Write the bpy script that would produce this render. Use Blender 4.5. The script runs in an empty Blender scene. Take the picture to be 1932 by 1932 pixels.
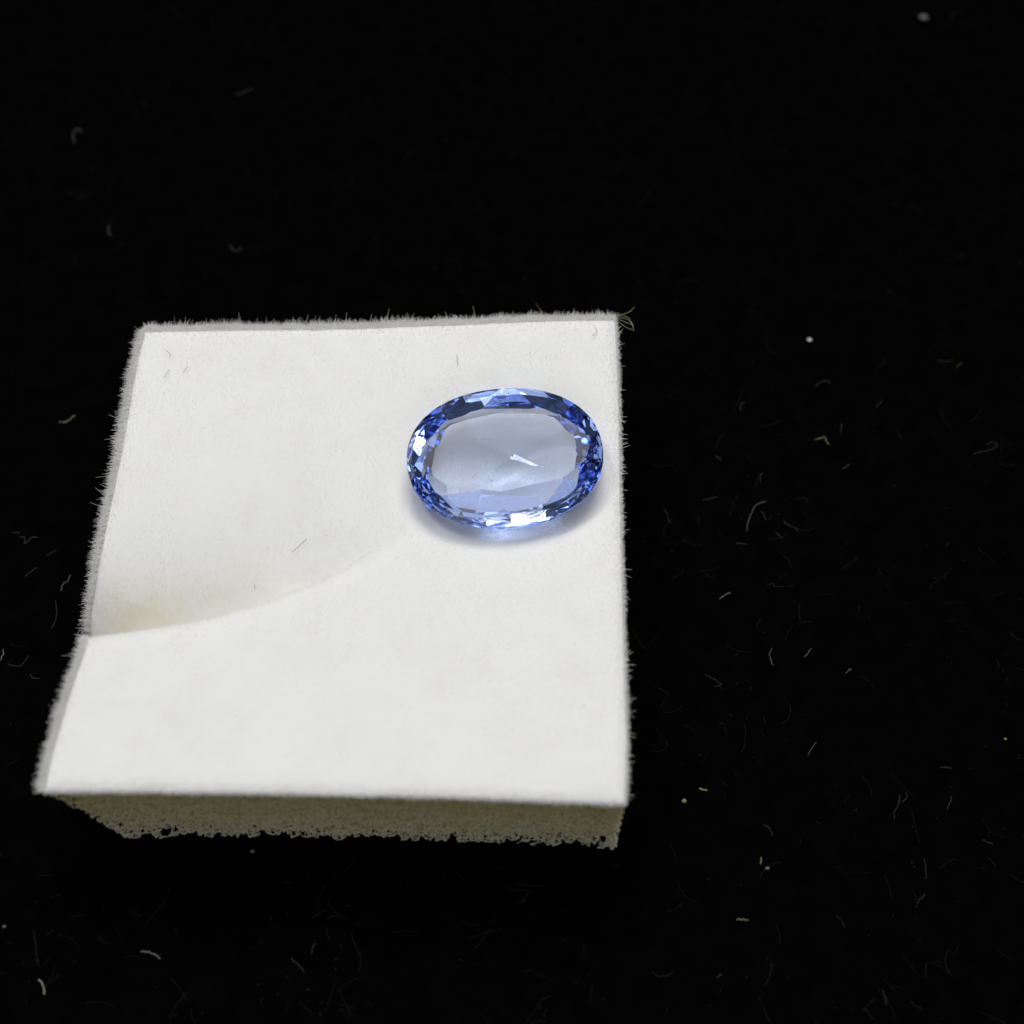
import bpy, bmesh, math, random
import numpy as np
from mathutils import Vector, noise
from mathutils.kdtree import KDTree

random.seed(7)
rng = np.random.default_rng(7)
C = bpy.context.scene.collection
S = 0.001                                    # everything below is written in millimetres

# ------------------------------------------------------------------ camera
F_PX, DIST, TILT, TOP = 3000.0, 71.0, math.radians(29), 6.6   # TOP: height of the pad's flocked face
CAM = np.array([0, -math.sin(TILT) * DIST, TOP + math.cos(TILT) * DIST])
FWD = np.array([0, math.sin(TILT), -math.cos(TILT)])
UPV = np.array([0, math.cos(TILT), math.sin(TILT)])
cd = bpy.data.cameras.new('camera')
cam = bpy.data.objects.new('camera', cd); C.objects.link(cam)
cam.location = Vector(CAM * S)
cam.rotation_euler = (TILT, 0, 0)
cd.sensor_width = 36; cd.lens = 18 / (966 / F_PX)
cd.clip_start = 0.002; cd.clip_end = 5
cd.dof.use_dof = True; cd.dof.focus_distance = 0.0730; cd.dof.aperture_fstop = 38
bpy.context.scene.camera = cam

# ------------------------------------------------------------------ light
sc = bpy.context.scene
w = bpy.data.worlds.new('World'); sc.world = w; w.use_nodes = True
bg = w.node_tree.nodes['Background']
bg.inputs[0].default_value = (0.88, 0.92, 1.0, 1); bg.inputs[1].default_value = 0.07

def lamp(name, az, el, dist, sx, sy, power, col):
    """an area light aimed at the pad: azimuth from the right of the pad, counter-clockwise; elevation above it"""
    ld = bpy.data.lights.new(name, 'AREA'); ld.shape = 'RECTANGLE'
    ld.size = sx; ld.size_y = sy; ld.energy = power; ld.color = col
    o = bpy.data.objects.new(name, ld); C.objects.link(o)
    a, e = math.radians(az), math.radians(el)
    d = Vector((math.cos(a) * math.cos(e), math.sin(a) * math.cos(e), math.sin(e)))
    o.location = d * dist; o.rotation_euler = (-d).to_track_quat('-Z', 'Y').to_euler()
    return o
lamp('key_lamp', 84, 57, 0.60, 0.28, 0.22, 1.98, (1.0, 0.985, 0.95))
lamp('overhead_fill', 0, 90, 0.90, 0.7, 0.7, 2.25, (1.0, 0.99, 0.965))  # added overhead fill: brightens the stone's window and hazes its table
lamp('front_fill', 268, 32, 0.90, 0.9, 0.6, 1.25, (0.97, 0.98, 1.0))  # added soft fill that lifts the front face of the foam
lamp('glint_light_left', 141.6, 29.3, 0.60, 0.010, 0.010, 0.016, (0.95, 0.97, 1.0))  # small added light, aimed so a left crown facet flashes white
lamp('glint_light_front', 285.6, 39.3, 0.60, 0.009, 0.010, 0.020, (0.95, 0.97, 1.0))  # tiny added light, mirrored by one facet at the front of the stone
lamp('glint_light_keel', 147, 61, 0.60, 0.12, 0.09, 0.75, (0.95, 0.97, 1.0))  # light added for the bright flecks on the sliver facets by the keel
lamp('glint_light_right', 20, 40, 0.60, 0.05, 0.05, 0.15, (0.95, 0.97, 1.0))  # extra light added on the right for sparkle in the stone

sc.view_settings.view_transform = 'Standard'; sc.view_settings.look = 'None'
sc.view_settings.exposure = -0.08; sc.view_settings.gamma = 1
sc.render.engine = 'CYCLES'
sc.cycles.max_bounces = 20; sc.cycles.transmission_bounces = 18; sc.cycles.glossy_bounces = 12
sc.cycles.diffuse_bounces = 5; sc.cycles.volume_bounces = 0
sc.cycles.caustics_refractive = True; sc.cycles.caustics_reflective = False
sc.cycles.blur_glossy = 0.2; sc.cycles.sample_clamp_indirect = 14
sc.cycles.use_denoising = True

# ------------------------------------------------------------------ helpers
def onto(u, v, z):
    """where the sight line through photo point (u, v) (1932 px wide) meets the level z mm"""
    d = FWD + np.array([1.0, 0, 0]) * ((u - 966) / F_PX) + UPV * ((966 - v) / F_PX)
    return CAM + d * ((z - CAM[2]) / d[2])

def tag(o, label=None, cat=None, group=None, kind=None):
    for k, v in (('label', label), ('category', cat), ('group', group), ('kind', kind)):
        if v: o[k] = v
    return o

def mesh_obj(name, verts, faces, mat, parent=None, smooth=False, loc=None):
    me = bpy.data.meshes.new(name)
    me.from_pydata([tuple(float(c) * S for c in v) for v in verts], [], faces)
    me.update()
    if smooth: me.polygons.foreach_set('use_smooth', [True] * len(me.polygons))
    me.materials.append(mat)
    o = bpy.data.objects.new(name, me); C.objects.link(o)
    if parent: o.parent = parent
    if loc is not None: o.location = Vector(loc) * S
    return o

def curves_obj(name, strands, radii, mat, parent=None):
    """strands: (n, k, 3) array in mm, or a list of such arrays; radii the same without the last axis"""
    if not isinstance(strands, list): strands, radii = [strands], [radii]
    cu = bpy.data.hair_curves.new(name)
    cu.add_curves([s.shape[1] for s in strands for _ in range(s.shape[0])])
    cu.points.foreach_set('position', (np.concatenate([s.reshape(-1, 3) for s in strands]) * S).astype(np.float32).ravel())
    at = cu.attributes.get('radius') or cu.attributes.new('radius', 'FLOAT', 'POINT')
    at.data.foreach_set('value', (np.concatenate([r.reshape(-1) for r in radii]) * S).astype(np.float32))
    cu.materials.append(mat)
    o = bpy.data.objects.new(name, cu); C.objects.link(o)
    if parent: o.parent = parent
    return o

def material(name):
    m = bpy.data.materials.new(name); m.use_nodes = True
    nt = m.node_tree; nt.nodes.clear()
    out = nt.nodes.new('ShaderNodeOutputMaterial')
    return m, nt, out
def node(nt, kind, **kw):
    n = nt.nodes.new(kind)
    for k, v in kw.items():
        if k in n.inputs: n.inputs[k].default_value = v
        else: setattr(n, k, v)
    return n
def ramp(nt, src, stops):
    r = nt.nodes.new('ShaderNodeValToRGB')
    while len(r.color_ramp.elements) < len(stops): r.color_ramp.elements.new(0.5)
    for e, (p, c) in zip(r.color_ramp.elements, stops):
        e.position = p; e.color = (*c, 1)
    nt.links.new(src, r.inputs[0])
    return r.outputs[0]
def obj_noise(nt, scale, detail=4, rough=0.55):
    tc = nt.nodes.new('ShaderNodeTexCoord')
    n = node(nt, 'ShaderNodeTexNoise', Scale=scale, Detail=detail, Roughness=rough)
    nt.links.new(tc.outputs['Object'], n.inputs['Vector'])
    return n.outputs['Fac']

def fibre_material(name, col, translucent=0.4, vary=None, soiled=False):
    m, nt, out = material(name)
    d = node(nt, 'ShaderNodeBsdfDiffuse', Color=(*col, 1))
    t = node(nt, 'ShaderNodeBsdfTranslucent', Color=(*col, 1))
    mx = node(nt, 'ShaderNodeMixShader', Fac=translucent)
    if vary:
        c = ramp(nt, obj_noise(nt, vary[0], 7, 0.68), vary[1])
        if soiled:                                    # yellowish dirt rubbed into the fold
            at = nt.nodes.new('ShaderNodeAttribute'); at.attribute_name = 'soil'
            mm = nt.nodes.new('ShaderNodeMath'); mm.operation = 'MULTIPLY'
            nt.links.new(at.outputs['Fac'], mm.inputs[0])
            nt.links.new(ramp(nt, obj_noise(nt, 900, 5, 0.65), [(0.38, (0.25,) * 3), (0.62, (1, 1, 1))]), mm.inputs[1])
            mc = nt.nodes.new('ShaderNodeMix'); mc.data_type = 'RGBA'
            nt.links.new(mm.outputs[0], mc.inputs[0]); nt.links.new(c, mc.inputs[6]); mc.inputs[7].default_value = (0.84, 0.80, 0.67, 1)
            c = mc.outputs[2]
        nt.links.new(c, d.inputs[0]); nt.links.new(c, t.inputs[0])
    nt.links.new(d.outputs[0], mx.inputs[1]); nt.links.new(t.outputs[0], mx.inputs[2])
    nt.links.new(mx.outputs[0], out.inputs['Surface'])
    return m

# flocking: off-white with faint soiling in soft patches
WHITE_STOPS = [(0.34, (0.876, 0.869, 0.852)), (0.45, (0.892, 0.888, 0.874)), (0.52, (0.90, 0.896, 0.885)), (0.70, (0.905, 0.904, 0.898))]
flock_mat = fibre_material('white_flock', (0.86, 0.86, 0.84), 0.42, (480, WHITE_STOPS), True)
flock_base_mat = fibre_material('flock_backing', (0.86, 0.86, 0.84), 0.1, (480, WHITE_STOPS), True)

def foam_material(name, k):
    m, nt, out = material(name)
    tc = nt.nodes.new('ShaderNodeTexCoord')
    sep = nt.nodes.new('ShaderNodeSeparateXYZ'); nt.links.new(tc.outputs['Object'], sep.inputs[0])
    mr = node(nt, 'ShaderNodeMapRange'); mr.inputs['From Min'].default_value = 0.0; mr.inputs['From Max'].default_value = TOP * S
    nt.links.new(sep.outputs['Z'], mr.inputs['Value'])
    ns = nt.nodes.new('ShaderNodeMath'); ns.operation = 'MULTIPLY_ADD'
    nt.links.new(obj_noise(nt, 420, 4), ns.inputs[0]); ns.inputs[1].default_value = 0.55
    nt.links.new(mr.outputs[0], ns.inputs[2])
    # foam yellower near the flocked face, greyer below
    col = ramp(nt, ns.outputs[0], [(0.25, (0.80 * k, 0.79 * k, 0.64 * k)), (0.75, (0.78 * k, 0.73 * k, 0.50 * k)),
                                   (1.0, (0.76 * k, 0.69 * k, 0.42 * k))])
    d = nt.nodes.new('ShaderNodeBsdfDiffuse'); t = nt.nodes.new('ShaderNodeBsdfTranslucent')
    nt.links.new(col, d.inputs[0]); nt.links.new(col, t.inputs[0])
    mx = node(nt, 'ShaderNodeMixShader', Fac=0.45)
    nt.links.new(d.outputs[0], mx.inputs[1]); nt.links.new(t.outputs[0], mx.inputs[2])
    nt.links.new(mx.outputs[0], out.inputs['Surface'])
    return m
foam_mat = foam_material('foam', 1.0)
foam_core_mat = foam_material('foam_core', 0.95)

# ------------------------------------------------------------------ the black cloth
m, nt, out = material('black_velvet')
b = node(nt, 'ShaderNodeBsdfPrincipled', Roughness=1.0)
b.inputs['Specular IOR Level'].default_value = 0.0
c = ramp(nt, obj_noise(nt, 900, 5, 0.7), [(0.35, (0.0008, 0.0008, 0.0009)), (0.7, (0.0015, 0.0016, 0.0015))])
nt.links.new(c, b.inputs['Base Color'])
nt.links.new(b.outputs[0], out.inputs['Surface'])
N = 60
gx = np.linspace(-300, 300, N + 1)
verts = [(x, y, -0.05 - 0.25 * abs(noise.noise(Vector((x, y, 0)) * 0.03))) for y in gx for x in gx]
faces = [(j * (N + 1) + i, j * (N + 1) + i + 1, (j + 1) * (N + 1) + i + 1, (j + 1) * (N + 1) + i) for j in range(N) for i in range(N)]
cloth = mesh_obj('black_cloth_surface', verts, faces, m, smooth=True)
tag(cloth, 'black velvet cloth under the white pad, dotted with pale lint', 'cloth', kind='structure')

# ------------------------------------------------------------------ the pad
# the slit that holds the gem: a crease running in from the left edge
CREASE = np.array([onto(u, v, TOP + z_)[:2] for u, v, z_ in [(100, 1214, -2.4), (165, 1204, -2.4), (250, 1190, -2.2), (330, 1172, -1.9), (420, 1146, -1.5), (520, 1108, -1.1),
                   (600, 1070, -0.7), (680, 1032, -0.4), (760, 998, -0.2), (860, 950, 0), (960, 905, 0)]])
GEM = onto(955, 880, TOP)[:2]                         # where the gem sits
def top_z(x, y):
    x = np.asarray(x, float); y = np.asarray(y, float)
    cy = np.interp(x, CREASE[:, 0], CREASE[:, 1])
    dd = y - cy                                       # + behind the crease (towards the back)
    u = np.clip((x + 18.2) / 13.6, 0, 1)              # 0 at the left edge, 1 where it closes beside the gem
    deep = 2.2 * (1 - u) ** 1.1 + 1.9 * np.clip((1 - u) * 3, 0, 1)
    wid = 4.0 + 2.2 * u
    da = np.abs(dd)
    mix = 0.48 * (1 - u)
    back = (1 - mix) * np.exp(-(np.clip(da, 0, None) / wid) * 1.25) + mix * np.exp(-(np.clip(da, 0, None) / (1.7 + 1.0 * u)))
    front = np.exp(-(np.clip(da, 0, None) / (0.55 + 0.2 * u)) ** 1.3)
    z = -deep * np.where(dd > 0, back, front)
    z += 0.15 * (1 - u) * np.exp(-((dd + 3.5) / 3.0) ** 2)        # lip bulging on the front side
    r2 = ((x - GEM[0]) / 4.6) ** 2 + ((y - GEM[1]) / 3.6) ** 2
    z += -1.45 * np.exp(-r2 * 1.2)                    # dent under the gem
    z += 0.05 * np.sin(x * 0.9 + 1) * np.cos(y * 0.7) * np.exp(-((y + 6) / 9) ** 2)
    return TOP + z

# outline of the flocked face, read off corner by corner
def settle(u, v):                                     # the point of the dented face that photo point (u, v) shows
    p = onto(u, v, TOP)
    for _ in range(12):
        z_ = float(top_z(p[0], p[1])); p = 0.5 * p + 0.5 * onto(u, v, z_)
    return p[:2]
def line(pts, z):                                    # smooth curve through outline points -> function of 0..1
    P = np.array([settle(u, v) for u, v in pts])
    s = np.concatenate([[0], np.cumsum(np.hypot(*np.diff(P, axis=0).T))]); s /= s[-1]
    return lambda t: np.array([np.interp(t, s, P[:, 0]), np.interp(t, s, P[:, 1])])
LEFT_PX = [(270, 620), (258, 665), (245, 730), (236, 785), (224, 855), (205, 945), (187, 1034), (173, 1115), (165, 1182),
           (160, 1212), (149, 1245), (130, 1295), (115, 1345), (92, 1423), (78, 1491)]
RIGHT_PX = [(1162, 598), (1167, 700), (1170, 800), (1171, 900), (1173, 1010), (1177, 1150), (1181, 1300), (1184, 1400), (1181, 1515)]
BACK_PX = [(270, 620), (450, 617), (718, 613), (870, 607), (1006, 600), (1162, 598)]
FRONT_PX = [(78, 1491), (300, 1491), (500, 1494), (700, 1498), (900, 1503), (1050, 1509), (1181, 1515)]
fl, fr, fb, ff = (line(p, TOP) for p in (LEFT_PX, RIGHT_PX, BACK_PX, FRONT_PX))
P00, P10, P01, P11 = fb(0), fb(1), ff(0), ff(1)
def patch(s, t):                                     # Coons patch; s across, t from back to front
    s = np.asarray(s, float); t = np.asarray(t, float)
    L, R, B, Fr = fl(t), fr(t), fb(s), ff(s)
    c = lambda p: p.reshape((2,) + (1,) * s.ndim)
    return (1 - s) * L + s * R + (1 - t) * B + t * Fr - ((1 - s) * (1 - t) * c(P00) + s * (1 - t) * c(P10) + (1 - s) * t * c(P01) + s * t * c(P11))

pad = bpy.data.objects.new('gem_pad', None); C.objects.link(pad)
pad.location = (-6.8 * S, -1.2 * S, 0); pad.empty_display_size = 0.01
tag(pad, 'square olive foam pad faced with white flocking and slit from its left edge', 'display pad')
PO = np.array([-6.8, -1.2, 0.0])

n1, n2 = 220, 220
ss, tt = np.meshgrid(np.linspace(0, 1, n1 + 1), np.linspace(0, 1, n2 + 1))
xy = patch(ss, tt)
zz = top_z(xy[0], xy[1])
# slight rounding of the rim
e = np.minimum.reduce([ss * 23, (1 - ss) * 23, tt * 24, (1 - tt) * 24])
zz = zz - 0.20 * np.exp(-e / 0.22) + 0.02 * np.array([[noise.noise(Vector((a, b_, 0)) * 0.8) for a, b_ in zip(ra, rb)] for ra, rb in zip(xy[0], xy[1])])
top = np.stack([xy[0], xy[1], zz], -1)
V = [tuple(p) for p in (top.reshape(-1, 3) - PO)]
W = n1 + 1
Fc = [(j * W + i, (j + 1) * W + i, (j + 1) * W + i + 1, j * W + i + 1) for j in range(n2) for i in range(n1)]
rim = [i for i in range(n1)] + [j * W + n1 for j in range(n2)] + [n2 * W + n1 - i for i in range(n1)] + [(n2 - j) * W for j in range(n2)]
RIM = top.reshape(-1, 3)[rim]
base = len(V)
for p in RIM: V.append(tuple(np.array([p[0], p[1], p[2] - 0.32]) - PO))
nr = len(rim)
Fc += [(rim[i], rim[(i + 1) % nr], base + (i + 1) % nr, base + i) for i in range(nr)]
sheet = mesh_obj('flocked_face', V, Fc, flock_base_mat, pad, smooth=True)

def soil(x, y):
    dd = np.asarray(y, float) - np.interp(x, CREASE[:, 0], CREASE[:, 1])
    return (np.clip(1 - (np.asarray(x, float) + 18.2) / 9.0, 0, 1) * np.clip((np.asarray(x, float) + 18.6) / 0.8, 0, 1)
            * np.exp(-((dd - 0.6) / 1.3) ** 2))
sv = np.concatenate([soil(xy[0].ravel(), xy[1].ravel()), np.zeros(nr)]).astype(np.float32)
sheet.data.attributes.new('soil', 'FLOAT', 'POINT').data.foreach_set('value', sv)

# foam block under it: rim goes down to a smaller foot on the left
rimxy = RIM[:, :2]
cen = np.array([-6.8, -1.2])
def foot_shift(p, k):                                 # k: 0 at the top, 1 at the cloth
    x, y = p[..., 0], p[..., 1]
    leftness = np.clip((-x - 9) / 9.5, 0, 1)
    frontness = np.clip((-y - 2) / 10, 0, 1)
    q = p.copy()
    q[..., 0] = x + leftness ** 2 * (0.85 + 0.95 * frontness) * k ** 0.8 * 1.05
    q[..., 1] = y + (cen[1] - y) * 0.003 * k
    return q
nk = 40
FV = []; 
for k in range(nk + 1):
    kk = k / nk
    ring = foot_shift(rimxy, kk)
    zt = RIM[:, 2] - 0.30
    zr = zt * (1 - kk) + 0.28 * kk
    inset = 0.30 + 0.25 * kk
    d = cen - ring; d /= np.abs(d).max(axis=1, keepdims=True)
    for i in range(nr):
        p = Vector((ring[i, 0], ring[i, 1], zr[i]))
        a = noise.noise(p * 2.2) * 0.16 + noise.noise(p * 0.7) * 0.15
        FV.append((ring[i, 0] + d[i, 0] * (inset + a) - PO[0], ring[i, 1] + d[i, 1] * (inset + a) - PO[1], zr[i] + (0.12 * noise.noise(p * 1.7) if kk > .9 else 0)))
FF = [(k * nr + i, k * nr + (i + 1) % nr, (k + 1) * nr + (i + 1) % nr, (k + 1) * nr + i) for k in range(nk) for i in range(nr)]
FF.append(tuple(nk * nr + i for i in range(nr)))
foam = mesh_obj('foam_block', FV, FF, foam_core_mat, pad, smooth=True)

# open cells of the cut foam: a net of thin struts all round the sides
cell = 0.15
seg = np.roll(RIM, -1, axis=0) - RIM
seglen = np.hypot(seg[:, 0], seg[:, 1])
nrm = np.stack([seg[:, 1], -seg[:, 0]], 1) / seglen[:, None]
outw = (rimxy - cen); sgn = np.sign((nrm * outw).sum(1)); nrm *= sgn[:, None]
prob = seglen * np.where(rimxy[:, 1] < -12.2, 3.2, 1.0); prob /= prob.sum()
NP = 130000
idx = rng.choice(nr, NP, p=prob)
f = rng.random(NP)
bp = RIM[idx] + seg[idx] * f[:, None]
kk = rng.random(NP) ** 0.85
q = foot_shift(bp[:, :2], kk)
depth = rng.random(NP) * 0.62 - 0.02
rough = np.array([noise.noise(Vector((a, b_, c_)) * 1.1) for a, b_, c_ in zip(q[:, 0], q[:, 1], kk * 6)]) * 0.16
q = q - nrm[idx] * (depth + rough + 0.10)[:, None]
zt = bp[:, 2] - 0.28
zb = -0.02 + 0.22 * np.array([abs(noise.noise(Vector((a * 0.9, b_ * 0.9, 3)))) for a, b_ in q])
pz = zt * (1 - kk) + zb * kk
pts = np.column_stack([q, pz])
# thin out to even spacing
order = rng.permutation(NP); grid = {}; keep = []
for i in order:
    key = tuple((pts[i] / cell).astype(int))
    if key in grid: continue
    grid[key] = i; keep.append(i)
pts = pts[keep]
# larger torn pores, most of them low down on the front
NPK = 900
pc = pts[rng.choice(len(pts), NPK, p=(lambda w_: w_ / w_.sum())(np.where(pts[:, 2] < 2.2, 3.0, 1.0) * np.where(pts[:, 1] < -12, 2.5, 1.0)))]
kp = KDTree(len(pts))
for i, p in enumerate(pts): kp.insert(p, i)
kp.balance()
gone = set()
for p in pc:
    for co, j, dist in kp.find_range(p, rng.uniform(0.14, 0.30)): gone.add(j)
pts = pts[[i for i in range(len(pts)) if i not in gone]]
kd = KDTree(len(pts))
for i, p in enumerate(pts): kd.insert(p, i)
kd.balance()
edges = set()
for i, p in enumerate(pts):
    for co, j, dist in kd.find_n(p, 5)[1:]:
        if dist < 0.32 and dist > 0.04: edges.add((min(i, j), max(i, j)))
edges = np.array(list(edges))
edges = edges[rng.random(len(edges)) < 0.85]
A, B = pts[edges[:, 0]], pts[edges[:, 1]]
Mid = (A + B) / 2 + rng.normal(0, 0.02, A.shape)
st = np.stack([A, Mid, B], 1)
rd = np.stack([np.full(len(A), 0.026), np.full(len(A), 0.015), np.full(len(A), 0.026)], 1) * rng.uniform(0.75, 1.25, (len(A), 1))
net = curves_obj('foam_struts', st - PO, rd, foam_mat, pad)
net['kind'] = 'stuff'

# flock fibres: a short dense pile over the face, longer tufts along the rim
def pile(n, s, t, length, lean, rad, outward=None, zoff=0.0, clump=None):
    p = patch(s, t)
    z = top_z(p[0], p[1]) + zoff
    eps = 0.05
    gxx = (top_z(p[0] + eps, p[1]) - top_z(p[0] - eps, p[1])) / (2 * eps)
    gyy = (top_z(p[0], p[1] + eps) - top_z(p[0], p[1] - eps)) / (2 * eps)
    nn = np.stack([-gxx, -gyy, np.ones(n)], 1)
    d = nn + rng.normal(0, lean, (n, 3))
    if outward is not None: d = d + outward
    d /= np.linalg.norm(d, axis=1, keepdims=True)
    L = length * rng.uniform(0.55, 1.15, n)
    root = np.stack([p[0], p[1], z - 0.05], 1)
    bend = rng.normal(0, 0.12, (n, 3)) * L[:, None]
    mid = root + d * (L * 0.55)[:, None] + bend * 0.5
    tip = root + d * L[:, None] + bend
    r = rad * rng.uniform(0.8, 1.2, (n, 1))
    return np.stack([root, mid, tip], 1) - PO, np.concatenate([r, r, r * 0.6], 1)

n = 200000
s_, t_ = rng.random(n) * 0.99 + 0.005, rng.random(n) * 0.99 + 0.005
g1 = pile(n, s_, t_, 0.10, 0.22, 0.0040)

def rim_pile(side, n, length, out, rad, lean=0.28, zdown=0.3):
    """fibres standing outwards from one edge, gathered in small tufts"""
    a = rng.random(n)
    tuft = np.round(a * 95 + rng.normal(0, 0.15, n)) / 95
    a = np.clip(a * 0.6 + tuft * 0.4 if side in ('L',) else a, 0.001, 0.999)
    off = rng.random(n) ** 2 * 0.006
    s, t = {'L': (off, a), 'R': (1 - off, a), 'B': (a, off), 'F': (a, 1 - off)}[side]
    dirn = {'L': (-1, -0.12), 'R': (1, 0), 'B': (0, 1), 'F': (0, -1)}[side]
    swing = np.array([noise.noise(Vector((x * 26, 7.7, ord(side)))) for x in a])
    patchy = 0.9 + 0.3 * np.array([noise.noise(Vector((x * 40, 1.7, ord(side)))) for x in a])
    p = patch(s, t)
    o = np.zeros((n, 3)); o[:, 0] = dirn[0] + swing * 0.8 * abs(dirn[1]); o[:, 1] = dirn[1] + swing * 0.8 * abs(dirn[0]); o[:, 2] = -0.1
    d = o * out + np.array([0, 0, 0.35]) + rng.normal(0, lean, (n, 3))
    d /= np.linalg.norm(d, axis=1, keepdims=True)
    L = length * rng.uniform(0.2, 1.1, n) * patchy
    z = top_z(p[0], p[1]) - 0.06 - rng.random(n) * zdown
    root = np.stack([p[0], p[1], z], 1)
    bend = rng.normal(0, 0.14, (n, 3)) * L[:, None]
    mid = root + d * (L * 0.5)[:, None] + bend * 0.5
    tip = root + d * L[:, None] + bend
    r = rad * rng.uniform(0.8, 1.2, (n, 1))
    return np.stack([root, mid, tip], 1) - PO, np.concatenate([r, r, r * 0.5], 1)
gs = [g1, rim_pile('B', 8000, 0.42, 1.0, 0.0060, 0.40, 0.07), rim_pile('L', 8500, 0.47, 1.0, 0.0060, 0.46, 0.07), rim_pile('B', 12000, 0.24, 0.9, 0.0065, 0.5, 0.05), rim_pile('L', 13000, 0.27, 0.9, 0.0065, 0.5, 0.05),
      rim_pile('R', 8000, 0.20, 0.8, 0.006, 0.4),
      rim_pile('R', 170, 0.50, 1.0, 0.008, 0.5), rim_pile('F', 9000, 0.20, 0.6, 0.006, 0.4), rim_pile('B', 90, 0.85, 1.0, 0.006, 0.4),
      rim_pile('L', 60, 0.9, 1.0, 0.006, 0.5)]
fl_ob = curves_obj('flock_fibre', [g[0] for g in gs], [g[1] for g in gs], flock_mat, pad)
fl_ob['kind'] = 'stuff'
ap = np.concatenate([g[0].reshape(-1, 3) for g in gs]) + PO
fl_ob.data.attributes.new('soil', 'FLOAT', 'POINT').data.foreach_set('value', soil(ap[:, 0], ap[:, 1]).astype(np.float32))

# ------------------------------------------------------------------ the sapphire
def facets_to_mesh(planes):
    """planes: (normal, distance); the solid they enclose, through the hull of the dual points"""
    bm = bmesh.new()
    duals = [Vector(n_) / d_ for n_, d_ in planes]
    for p in duals: bm.verts.new(p)
    bm.verts.ensure_lookup_table()
    bmesh.ops.convex_hull(bm, input=bm.verts)
    pv = []
    for f_ in bm.faces:
        nrm_ = f_.normal; dist = nrm_.dot(f_.verts[0].co)
        if abs(dist) > 1e-7: pv.append(nrm_ / dist)
    bm.free()
    bm = bmesh.new()
    seen = {}
    for p in pv:
        key = (round(p.x, 3), round(p.y, 3), round(p.z, 3))
        if key not in seen: seen[key] = bm.verts.new(p)
    r = bmesh.ops.convex_hull(bm, input=bm.verts)
    bmesh.ops.delete(bm, geom=[v for v in bm.verts if not v.link_faces], context='VERTS')
    bmesh.ops.dissolve_limit(bm, angle_limit=math.radians(0.7), verts=bm.verts, edges=bm.edges)
    bmesh.ops.recalc_face_normals(bm, faces=bm.faces)
    return bm

GA, GB, SE = 4.40, 3.36, 2.18                         # half length, half width at the girdle; squareness of the oval
TA, TB, TH = 3.72, 1.80, 0.74                         # half sizes and height of the table
def oval(t, a, b):
    c_, s_ = math.cos(t), math.sin(t)
    x = a * math.copysign(abs(c_) ** (2 / SE), c_); y = b * math.copysign(abs(s_) ** (2 / SE), s_)
    nx = math.copysign(abs(x / GA) ** (SE - 1), x) / GA; ny = math.copysign(abs(y / GB) ** (SE - 1), y) / GB
    return x, y
def normal2(t):
    x, y = oval(t, GA, GB)
    nx = math.copysign(abs(x / GA) ** (SE - 1), x) / GA; ny = math.copysign(abs(y / GB) ** (SE - 1), y) / GB
    l = math.hypot(nx, ny); return nx / l, ny / l
SAMPLES = [i * math.tau / 360 for i in range(360)]
def support(t, a, b):                                 # how far an oval reaches along the girdle's normal at t
    nx, ny = normal2(t)
    return max(x * nx + y * ny for x, y in (oval(q_, a, b) for q_ in SAMPLES))
def plane_at(t, a, b, z0, phi, up=1):
    nx, ny = normal2(t)
    N_ = Vector((nx * math.sin(phi), ny * math.sin(phi), up * math.cos(phi)))
    return (tuple(N_), support(t, a, b) * math.sin(phi) + up * z0 * math.cos(phi))
GH = 0.13                                             # half thickness of the girdle
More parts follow.
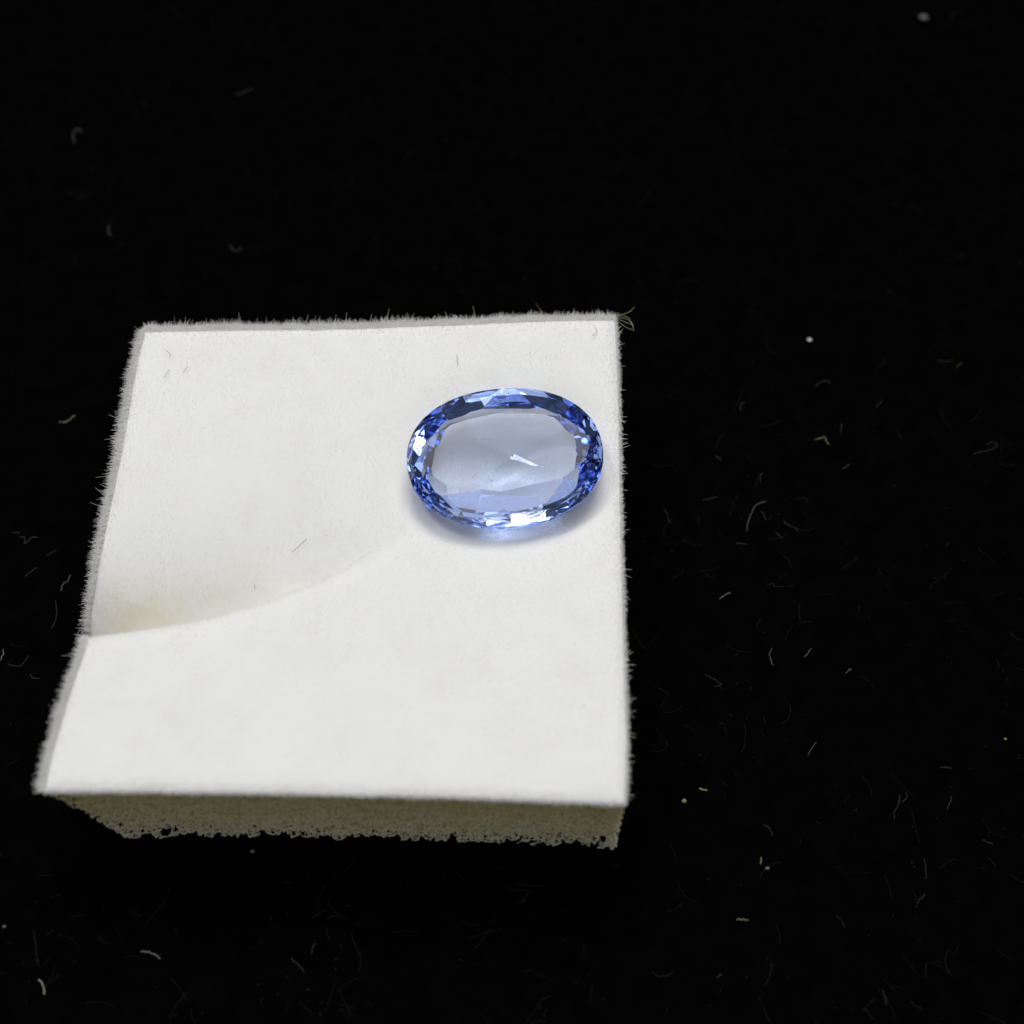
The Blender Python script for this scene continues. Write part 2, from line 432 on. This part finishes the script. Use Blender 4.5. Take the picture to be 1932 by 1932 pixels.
def stone(cut):
    """the facets of the stone as planes; cut holds the small irregularities of this particular cutting"""
    gr = random.Random(cut['seed'])
    p_ = [((0, 0, 1), TH)]
    for i in range(56): p_.append(plane_at(i * math.tau / 56, GA, GB, 0, math.pi / 2))
    for i in range(28):                               # upper halves
        t = (i + 0.5) * math.tau / 28
        d_ = support(t, GA, GB) - support(t, TA, TB)
        p_.append(plane_at(t, GA, GB, GH + 0.02, math.atan((TH - GH) / d_) + math.radians(12 + gr.uniform(-2, 2))))
    for i in range(12):                               # mains
        t = (i + cut['turn']) * math.tau / 12
        d_ = support(t, GA, GB) - support(t, TA, TB)
        z_ = GH + cut['main_z'] + gr.uniform(-0.04, 0.04)
        p_.append(plane_at(t, GA, GB, z_, math.atan((TH - z_) / d_) + math.radians(gr.uniform(0, cut['main_j']))))
    for i in range(12):                               # stars
        t = (i + cut['turn'] + 0.5) * math.tau / 12
        d_ = support(t, GA, GB) - support(t, TA, TB)
        p_.append(plane_at(t, TA, TB, TH, math.atan((TH - GH) / d_) * cut['star']))
    for i in range(cut['steep_n']):                   # pavilion, steep tier by the girdle
        t = (i + cut['steep_o']) * math.tau / cut['steep_n']
        p_.append(plane_at(t, GA, GB, -GH, math.radians(cut['steep'] + gr.uniform(-6, 6)), -1))
    for i in range(cut['mid_n']):                     # middle tier
        t = (i + cut['mid_o']) * math.tau / cut['mid_n']
        p_.append(plane_at(t, GA * 0.90, GB * 0.86, -GH - cut['mid_z'], math.radians(cut['mid'] + gr.uniform(-6, 6)), -1))
    for i in range(cut['low_n']):                     # a few facets let in between the middle tier and the window
        t = (i + cut['low_o']) * math.tau / cut['low_n']
        p_.append(plane_at(t, GA * 0.83, GB * 0.76, -GH - cut['low_z'] + gr.uniform(-0.05, 0.05), math.radians(cut['low'] + gr.uniform(-6, 6)), -1))
    gr = random.Random(5)
    for i, tilt_ in enumerate((12.5, 18, 18.5, 17.5, 10, 10.5, 16, 16.5, 16, 14.5)):   # shallow tier around the keel: the window
        t = (i + 0.5) * math.tau / 10 + gr.uniform(-0.05, 0.05)
        p_.append(plane_at(t, GA * 0.76, GB * 0.62, -GH - 1.08, math.radians(tilt_), -1))
    b_ = facets_to_mesh(p_)
    for az_, ti_, cut_ in ((0, 6, 0.028), (5, 9, 0.014)):                  # two sliver facets beside the keel
        a_, t_ = math.radians(az_), math.radians(ti_)
        nn_ = Vector((math.cos(a_) * math.sin(t_), math.sin(a_) * math.sin(t_), -math.cos(t_)))
        p_.append((tuple(nn_), max(nn_.dot(v.co) for v in b_.verts) - cut_))
    b_.free()
    return facets_to_mesh(p_)
CUT = dict(seed=251091, turn=-0.115, main_z=0.162, main_j=6.747, star=0.707, steep_n=21, steep_o=0.001, steep=59.086, mid_n=22, mid_o=0.155, mid=45.843, mid_z=0.454, low_n=20, low_o=0.115, low=20, low_z=1.007)
bm = stone(CUT)
me = bpy.data.meshes.new('sapphire')
for v in bm.verts: v.co *= S
bm.to_mesh(me); bm.free()
m, nt, out = material('sapphire')
gl = node(nt, 'ShaderNodeBsdfGlass', Color=(1, 1, 1, 1), Roughness=0.0, IOR=1.768)
va = node(nt, 'ShaderNodeVolumeAbsorption', Color=(0.06, 0.36, 0.965, 1), Density=116.0)
nt.links.new(gl.outputs[0], out.inputs['Surface']); nt.links.new(va.outputs[0], out.inputs['Volume'])
me.materials.append(m)
gem = bpy.data.objects.new('sapphire', me); C.objects.link(gem)
GEM_Z = TOP + 0.85
gem.location = Vector((onto(953, 863, GEM_Z)[0], onto(953, 863, GEM_Z)[1], GEM_Z)) * S
gem.rotation_euler = (math.radians(7), math.radians(0), math.radians(6))
m, nt, out = material('inclusion_dark')
nt.links.new(node(nt, 'ShaderNodeBsdfDiffuse', Color=(0.10, 0.10, 0.12, 1)).outputs[0], out.inputs['Surface'])
bm_ = bmesh.new(); bmesh.ops.create_icosphere(bm_, subdivisions=1, radius=0.045)
inc = mesh_obj('inclusion', [tuple(v.co) for v in bm_.verts], [[v.index for v in f_.verts] for f_ in bm_.faces], m, gem, True, (0.33, 0.05, -0.6))
bm_.free()
tag(gem, 'pale blue oval faceted sapphire with a large clear table lying on the white flocked pad', 'gemstone')

# ------------------------------------------------------------------ lint
def lint_points(pts, z=0.15, wob=0.016, sub=5):
    P = np.array([onto(u, v, z) for u, v in pts])
    s = np.concatenate([[0], np.cumsum(np.linalg.norm(np.diff(P, axis=0), axis=1))])
    k = max(6, (len(pts) - 1) * sub)
    q = np.linspace(0, s[-1], k)
    Q = np.stack([np.interp(q, s, P[:, i]) for i in range(3)], 1)
    Q[1:-1] = (Q[:-2] + 2 * Q[1:-1] + Q[2:]) / 4
    Q += rng.normal(0, wob, Q.shape) * [1, 1, 0.6]
    return Q
def tube(name, Q, r, mat, parent=None):
    """a thin round fibre along the points Q, one mesh"""
    c0 = Q[0].copy(); V_, F_ = [], []
    n_ = len(Q); ns_ = 5
    for i in range(n_):
        d_ = Q[min(i + 1, n_ - 1)] - Q[max(i - 1, 0)]; d_ /= np.linalg.norm(d_) + 1e-9
        a_ = np.cross(d_, [0, 0, 1.0]); a_ /= np.linalg.norm(a_) + 1e-9; b_ = np.cross(d_, a_)
        rr = r * (0.75 + 0.5 * rng.random()) * (0.6 if i in (0, n_ - 1) else 1)
        for k in range(ns_):
            an = k * math.tau / ns_
            V_.append(Q[i] - c0 + (a_ * math.cos(an) + b_ * math.sin(an)) * rr)
    for i in range(n_ - 1):
        for k in range(ns_):
            F_.append((i * ns_ + k, i * ns_ + (k + 1) % ns_, (i + 1) * ns_ + (k + 1) % ns_, (i + 1) * ns_ + k))
    F_.append(tuple(range(ns_))[::-1]); F_.append(tuple((n_ - 1) * ns_ + k for k in range(ns_)))
    off = PO if parent is not None else np.zeros(3)
    return mesh_obj(name, V_, F_, mat, parent, True, c0 - off)
def flake(name, u, v, size, mat, z=0.2, stretch=1.4):
    bm_ = bmesh.new(); bmesh.ops.create_icosphere(bm_, subdivisions=2, radius=size)
    off = random.random() * 50
    V_ = []
    for vv in bm_.verts:
        k_ = 1 + 0.55 * noise.noise(vv.co * (1.4 / size) + Vector((off, 0, 0)))
        V_.append(np.array([vv.co.x * stretch, vv.co.y, vv.co.z * 0.6]) * k_)
    F_ = [[x.index for x in f_.verts] for f_ in bm_.faces]
    bm_.free()
    return mesh_obj(name, V_, F_, mat, loc=onto(u, v, z))

lint_mats = {}
def lint_mat(key):
    cols = {'white': (0.62, 0.64, 0.62), 'pale': (0.17, 0.18, 0.165), 'grey': (0.072, 0.076, 0.072), 'faint': (0.035, 0.038, 0.036),
            'yellow': (0.25, 0.25, 0.10), 'green': (0.16, 0.20, 0.12), 'brown': (0.16, 0.10, 0.06), 'olive': (0.40, 0.39, 0.26), 'dark': (0.10, 0.09, 0.08)}
    if key not in lint_mats: lint_mats[key] = fibre_material('lint_' + key, cols[key], 0.15)
    return lint_mats[key]

def R7(*p): return [(1229.8 + x * .2893, 838.5 + y * .2893) for x, y in p]
def R4(*p): return [(1341.6 + x * .3056, 447.2 + y * .3056) for x, y in p]
def R5(*p): return [(1229.8 + x * .3634, 1341.6 + y * .3634) for x, y in p]
def R6(*p): return [(x * .405, 1565.2 + y * .405) for x, y in p]
def R8(*p): return [(x * .2893, 782.6 + y * .2893) for x, y in p]
def R1(*p): return [(x * .2604, 111.8 + y * .2604) for x, y in p]

FIBRES = [
 (R7((620,565),(626,510),(640,470),(665,410),(690,385),(745,370)), .016, 'pale', 'long pale thread bent like a bow, brightest fibre right of the pad'),
 (R7((862,490),(866,510),(905,535),(930,538),(955,570)), .013, 'grey', 'zigzag grey thread just right of the long bow-shaped thread'),
 (R7((710,435),(752,493)), .013, 'grey', 'short straight fibre held inside the curve of the long bow-shaped thread'),
 (R7((805,570),(850,612)), .012, 'grey', 'short straight fibre below and between the bow-shaped and zigzag threads'),
 (R7((335,365),(385,352),(435,338)), .012, 'grey', 'thin nearly level fibre left of the long bow-shaped thread'),
 (R7((80,420),(100,450),(110,495),(125,515)), .012, 'grey', 'thin kinked fibre closest to the right edge of the white pad'),
 (R7((550,640),(585,645),(622,652)), .012, 'grey', 'short level fibre with a knob, just under the foot of the bow-shaped thread'),
 (R7((718,185),(702,228),(710,245)), .014, 'grey', 'short fibre bent to a shallow angle above the long bow-shaped thread'),
 (R7((415,70),(432,90),(455,105)), .013, 'grey', 'short slanted fibre highest of those between the pad and the bow-shaped thread'),
 (R7((780,1330),(766,1370),(775,1410),(795,1445)), .014, 'pale', 'pale C-shaped fibre well below the bow-shaped thread'),
 (R7((1038,1335),(992,1392)), .013, 'pale', 'straight slanting needle-like fibre beside the C-shaped fibre'),
 (R7((440,1010),(470,985),(512,965)), .012, 'olive', 'faint olive S-shaped fibre below the short level fibre with a knob'),
 (R7((745,918),(800,905),(790,930),(862,925)), .012, 'faint', 'dim folded fibre halfway between the bow-shaped and the C-shaped fibres'),
 (R7((1290,125),(1268,148),(1240,160)), .012, 'grey', 'short slightly curved fibre up and right of the zigzag thread'),
 (R7((945,352),(1000,350),(1030,372)), .012, 'faint', 'dim arched fibre directly above the zigzag thread'),
 (R7((352,1500),(430,1545),(458,1568),(405,1583)), .012, 'grey', 'thin fibre folded back in a sharp hook near the lower right side of the pad'),
 (R7((1265,1497),(1280,1475),(1295,1458),(1300,1475)), .014, 'pale', 'small pale hooked fibre right of the straight needle-like fibre'),
 (R4((645,920),(680,890),(710,885),(740,905)), .014, 'grey', 'grey wavy fibre below the white speck at right'),
 (R4((1615,1345),(1640,1330),(1700,1320),(1745,1305),(1772,1285),(1740,1262),(1700,1285)), .012, 'grey', 'thin fibre closing in a small loop near the right border'),
 (R4((1400,768),(1420,762),(1440,772),(1490,760)), .012, 'grey', 'small wavy level fibre above the looped fibre near the right border'),
 (R4((1510,808),(1550,775)), .013, 'brown', 'short brownish fibre beside the small wavy level fibre at far right'),
 (R4((1060,1008),(1038,1030),(1015,1050)), .012, 'grey', 'short straight slanted fibre between the wavy fibre and the looped fibre'),
 (R4((804,1148),(806,1210)), .014, 'grey', 'short upright fibre standing under the grey wavy fibre'),
 (R4((640,1248),(690,1240),(700,1230),(725,1285)), .013, 'olive', 'olive fibre crumpled into a hook left of the short upright fibre'),
 (R4((180,1075),(183,1030),(205,1020)), .014, 'grey', 'small fibre bent at right angles, opposite the right end of the gem'),
 (R4((808,1432),(835,1418),(855,1400)), .012, 'grey', 'short curved fibre under the olive hooked fibre'),
 (R5((245,403),(262,408),(290,412)), .045, 'yellow', 'thick yellowish crumb-like fibre right of the pad front corner'),
 (R5((440,1080),(465,1082),(500,1083)), .035, 'green', 'thick pale green sliver low in the frame right of the pad'),
 (R5((855,160),(825,200),(810,230)), .013, 'pale', 'curved pale fibre up and right of the yellowish crumb'),
 (R5((1290,430),(1280,490),(1255,530),(1262,560)), .012, 'grey', 'long thin kinked fibre, left strand of the forked pair at lower right'),
 (R5((1322,420),(1325,455),(1290,475)), .012, 'grey', 'bent fibre, right strand of the forked pair at lower right'),
 (R5((1555,440),(1548,475),(1530,515)), .013, 'grey', 'gently bowed fibre to the right of the forked pair'),
 (R5((580,585),(610,610),(627,648)), .013, 'grey', 'curved fibre with a bright end below the yellowish crumb'),
 (R5((568,760),(567,780),(560,795)), .018, 'olive', 'short stubby olive fibre next to a pale speck'),
 (R5((1715,668),(1775,695)), .013, 'grey', 'straight slanting fibre nearest the right border below the forked pair'),
 (R5((1412,765),(1420,800),(1425,870)), .012, 'grey', 'thin long upright fibre below the forked pair'),
 (R5((1420,945),(1400,970),(1375,1000)), .012, 'grey', 'straight slanted fibre below the thin long upright fibre'),
 (R5((955,1062),(985,1085),(1005,1130)), .012, 'faint', 'dim arched fibre right of the pale green sliver'),
 (R5((1095,1538),(1130,1570),(1155,1600)), .012, 'faint', 'dim slanting fibre by the bottom border, right of the pad'),
 (R5((1200,1450),(1210,1490),(1218,1530)), .013, 'grey', 'upright fibre with a knob, just above the bottom border'),
 (R5((0,1350),(30,1380),(70,1378),(110,1355)), .012, 'faint', 'dim fibre curved like a smile near the bottom border'),
 (R5((335,1383),(350,1376),(365,1362)), .014, 'grey', 'short fibre right of the dim smile-shaped fibre'),
 (R5((1495,292),(1530,294),(1558,298)), .014, 'grey', 'short level fibre above the gently bowed fibre at lower right'),
 (R6((655,568),(700,572),(728,585),(750,603)), .032, 'pale', 'thick pale arched fibre below the front of the pad'),
 (R6((155,470),(165,530),(172,590),(175,640)), .013, 'faint', 'dim long upright fibre in the lower left of the cloth'),
 (R6((178,700),(195,708),(203,735),(207,770)), .030, 'olive', 'thick yellowish hooked fibre in the bottom left of the cloth'),
 (R6((1355,600),(1390,630),(1420,670)), .014, 'grey', 'curved slanting fibre in the bottom centre of the cloth'),
 (R6((1452,580),(1455,550),(1468,530)), .015, 'grey', 'short curved fibre right of the curved slanting fibre at bottom centre'),
 (R8((80,765),(130,772)), .018, 'grey', 'short level fibre leftmost of two beside the left edge of the pad'),
 (R8((130,800),(160,792),(160,845),(205,800),(245,798)), .016, 'grey', 'crooked W-shaped fibre left of the pad'),
 (R8((400,1150),(410,1100),(445,1085),(458,1045)), .018, 'pale', 'crooked pale fibre close to the left edge of the pad above the slit'),
 (R8((365,1210),(372,1260),(370,1320),(335,1395)), .013, 'grey', 'long bent fibre left of the open end of the slit'),
 (R8((0,1605),(20,1570),(22,1530)), .026, 'pale', 'thick pale fibre cut by the left border'),
 (R8((50,1625),(120,1645),(160,1610),(190,1570)), .014, 'grey', 'V-shaped fibre between the left border and the pad'),
 (R8((195,1690),(215,1720),(260,1722)), .014, 'grey', 'short bent fibre under the V-shaped fibre at left'),
 (R8((380,50),(440,45),(490,0)), .017, 'olive', 'olive bent fibre left of the upper part of the pad'),
 (R8((300,920),(340,898),(370,880)), .012, 'grey', 'straight slanted fibre below the crooked W-shaped fibre'),
 (R8((160,1055),(200,1022),(240,995)), .012, 'grey', 'slightly bowed slanted fibre left of the crooked pale fibre'),
 (R1((540,610),(525,545),(560,500),(600,530)), .036, 'grey', 'blurred grey hook of fluff high in the upper left'),
 (R1((790,1205),(782,1260),(812,1282)), .034, 'grey', 'blurred comma-shaped fluff above the upper left corner of the pad'),
 (R1((1665,1345),(1690,1385),(1740,1385),(1750,1360)), .028, 'grey', 'blurred bent fluff above the back edge of the pad'),
 (R1((1700,255),(1760,245),(1825,210)), .024, 'grey', 'dim blurred fluff streak in the upper left'),
]
for pts_, r_, mk, lab in FIBRES:
    o = tube('lint_fibre', lint_points(pts_, 0.15 + 0.25 * random.random()), r_ * 0.82, lint_mat(mk))
    tag(o, lab, 'lint fibre', 'lint fibres on the black cloth')
FLAKES = [
 (1742, 32, .17, 'pale', 'large blurred white flake in the upper right corner'),
 (1527, 641, .095, 'white', 'bright white speck right of the back corner of the pad'),
 (1291, 1511, .085, 'yellow', 'yellow green crumb right of the pad front corner'),
 (1448, 1638, .06, 'pale', 'pale speck next to the short stubby olive fibre'),
 (476, 1606, .07, 'pale', 'pale speck just below the foam at the front of the pad'),
 (1897, 1394, .05, 'yellow', 'tiny yellow crumb by the right border'),
 (8, 1748, .06, 'brown', 'tiny reddish brown speck at the left border near the bottom'),
]
for u_, v_, s_r, mk, lab in FLAKES:
    tag(flake('lint_flake', u_, v_, s_r, lint_mat(mk)), lab, 'lint flake', 'lint flakes on the black cloth')

# the rest of the lint: hundreds of hair-thin faint fibres nobody could count
def scatter(n_, lmin, lmax, rad, zmax):
    u_ = rng.uniform(-30, 1990, n_); v_ = rng.uniform(-30, 1990, n_)
    out_ = []
    for u, v in zip(u_, v_):
        if 40 < u < 1215 and 570 < v < 1630: continue
        if noise.noise(Vector((u * 0.006, v * 0.006, 4))) < rng.uniform(-0.45, 0.25): continue
        if rng.random() > 0.45 + 0.55 * min(1, max(0, (v - 300) / 900)): continue
        p = onto(u, v, rng.uniform(0.02, zmax)); L = lmin + (lmax - lmin) * rng.random() ** 2.2
        a = rng.uniform(0, math.tau); cv = rng.normal(0, 0.6)
        pp = [p]
        for k in range(4):
            a += cv * 0.35 + rng.normal(0, 0.12)
            pp.append(pp[-1] + np.array([math.cos(a), math.sin(a), rng.normal(0, 0.12)]) * L / 4)
        out_.append(pp)
    A_ = np.array(out_)
    A_[:, :, 2] = np.clip(A_[:, :, 2], 0.03, 1)
    r = rad * rng.uniform(0.6, 1.3, (len(A_), 1)) * np.ones((1, 5))
    return A_, r
sets = [scatter(1250, 0.12, 1.5, 0.006, 0.4), scatter(500, 0.06, 0.2, 0.010, 0.4)]
lf = curves_obj('lint', [sets[0][0], sets[1][0]], [sets[0][1], sets[1][1]], fibre_material('lint_dust', (0.05, 0.055, 0.053), 0.1,
     (160, [(0.35, (0.014, 0.018, 0.021)), (0.5, (0.03, 0.033, 0.03)), (0.65, (0.026, 0.015, 0.013))])))
tag(lf, 'fine faint dust and lint strewn over the black cloth', 'lint', kind='stuff')

# threads and hairs on the pad itself
def on_pad(pts, h=0.22):
    out_ = []
    for u, v in pts:
        p = onto(u, v, TOP + h)
        for _ in range(4): p = onto(u, v, float(top_z(p[0], p[1])) + h)
        out_.append(p)
    P = np.array(out_)
    s = np.concatenate([[0], np.cumsum(np.linalg.norm(np.diff(P, axis=0), axis=1))])
    q = np.linspace(0, s[-1], 9)
    Q = np.stack([np.interp(q, s, P[:, i]) for i in range(3)], 1)
    Q[1:-1] = (Q[:-2] + 2 * Q[1:-1] + Q[2:]) / 4
    return Q
for pts_ in ([(1162, 597), (1175, 593), (1190, 588), (1198, 578)], [(1165, 600), (1180, 600), (1190, 606), (1196, 622)],
             [(1164, 602), (1172, 612), (1182, 618), (1197, 624)], [(1163, 600), (1176, 606), (1188, 612), (1195, 610)],
             [(1160, 598), (1172, 596), (1184, 596), (1190, 606), (1196, 618)]):
    tube('loose_thread', on_pad(pts_, 0.0), 0.009, lint_mat('olive'), pad)
tube('loose_thread', on_pad([(1011, 572), (1016, 580), (1022, 588), (1032, 591)], 0.1), 0.012, lint_mat('brown'), pad)
HAIRS = [([(549, 1043), (562, 1033), (579, 1016)], 'fine grey hair lying above the slit of the pad'),
 ([(1121, 618), (1127, 622), (1125, 630), (1115, 634)], 'fine curved hair near the back right corner of the pad'),
 ([(862, 668), (863, 682), (864, 690)], 'fine upright hair near the middle of the back edge of the pad'),
 ([(354, 690), (350, 698), (345, 702)], 'tiny dark hair near the back left of the pad'),
 ([(480, 1103), (481, 1112)], 'tiny upright hair just below the slit of the pad'),
 ([(312, 660), (322, 668), (320, 676)], 'faint forked hair at the back left corner of the pad'),
 ([(320, 696), (314, 705), (309, 714)], 'faint slanted hair at the left of the pad')]
for pts_, lab in HAIRS:
    o = tube('stray_hair', on_pad(pts_, 0.16), 0.009, lint_mat('dark'))
    tag(o, lab, 'hair', 'stray hairs on the white pad')
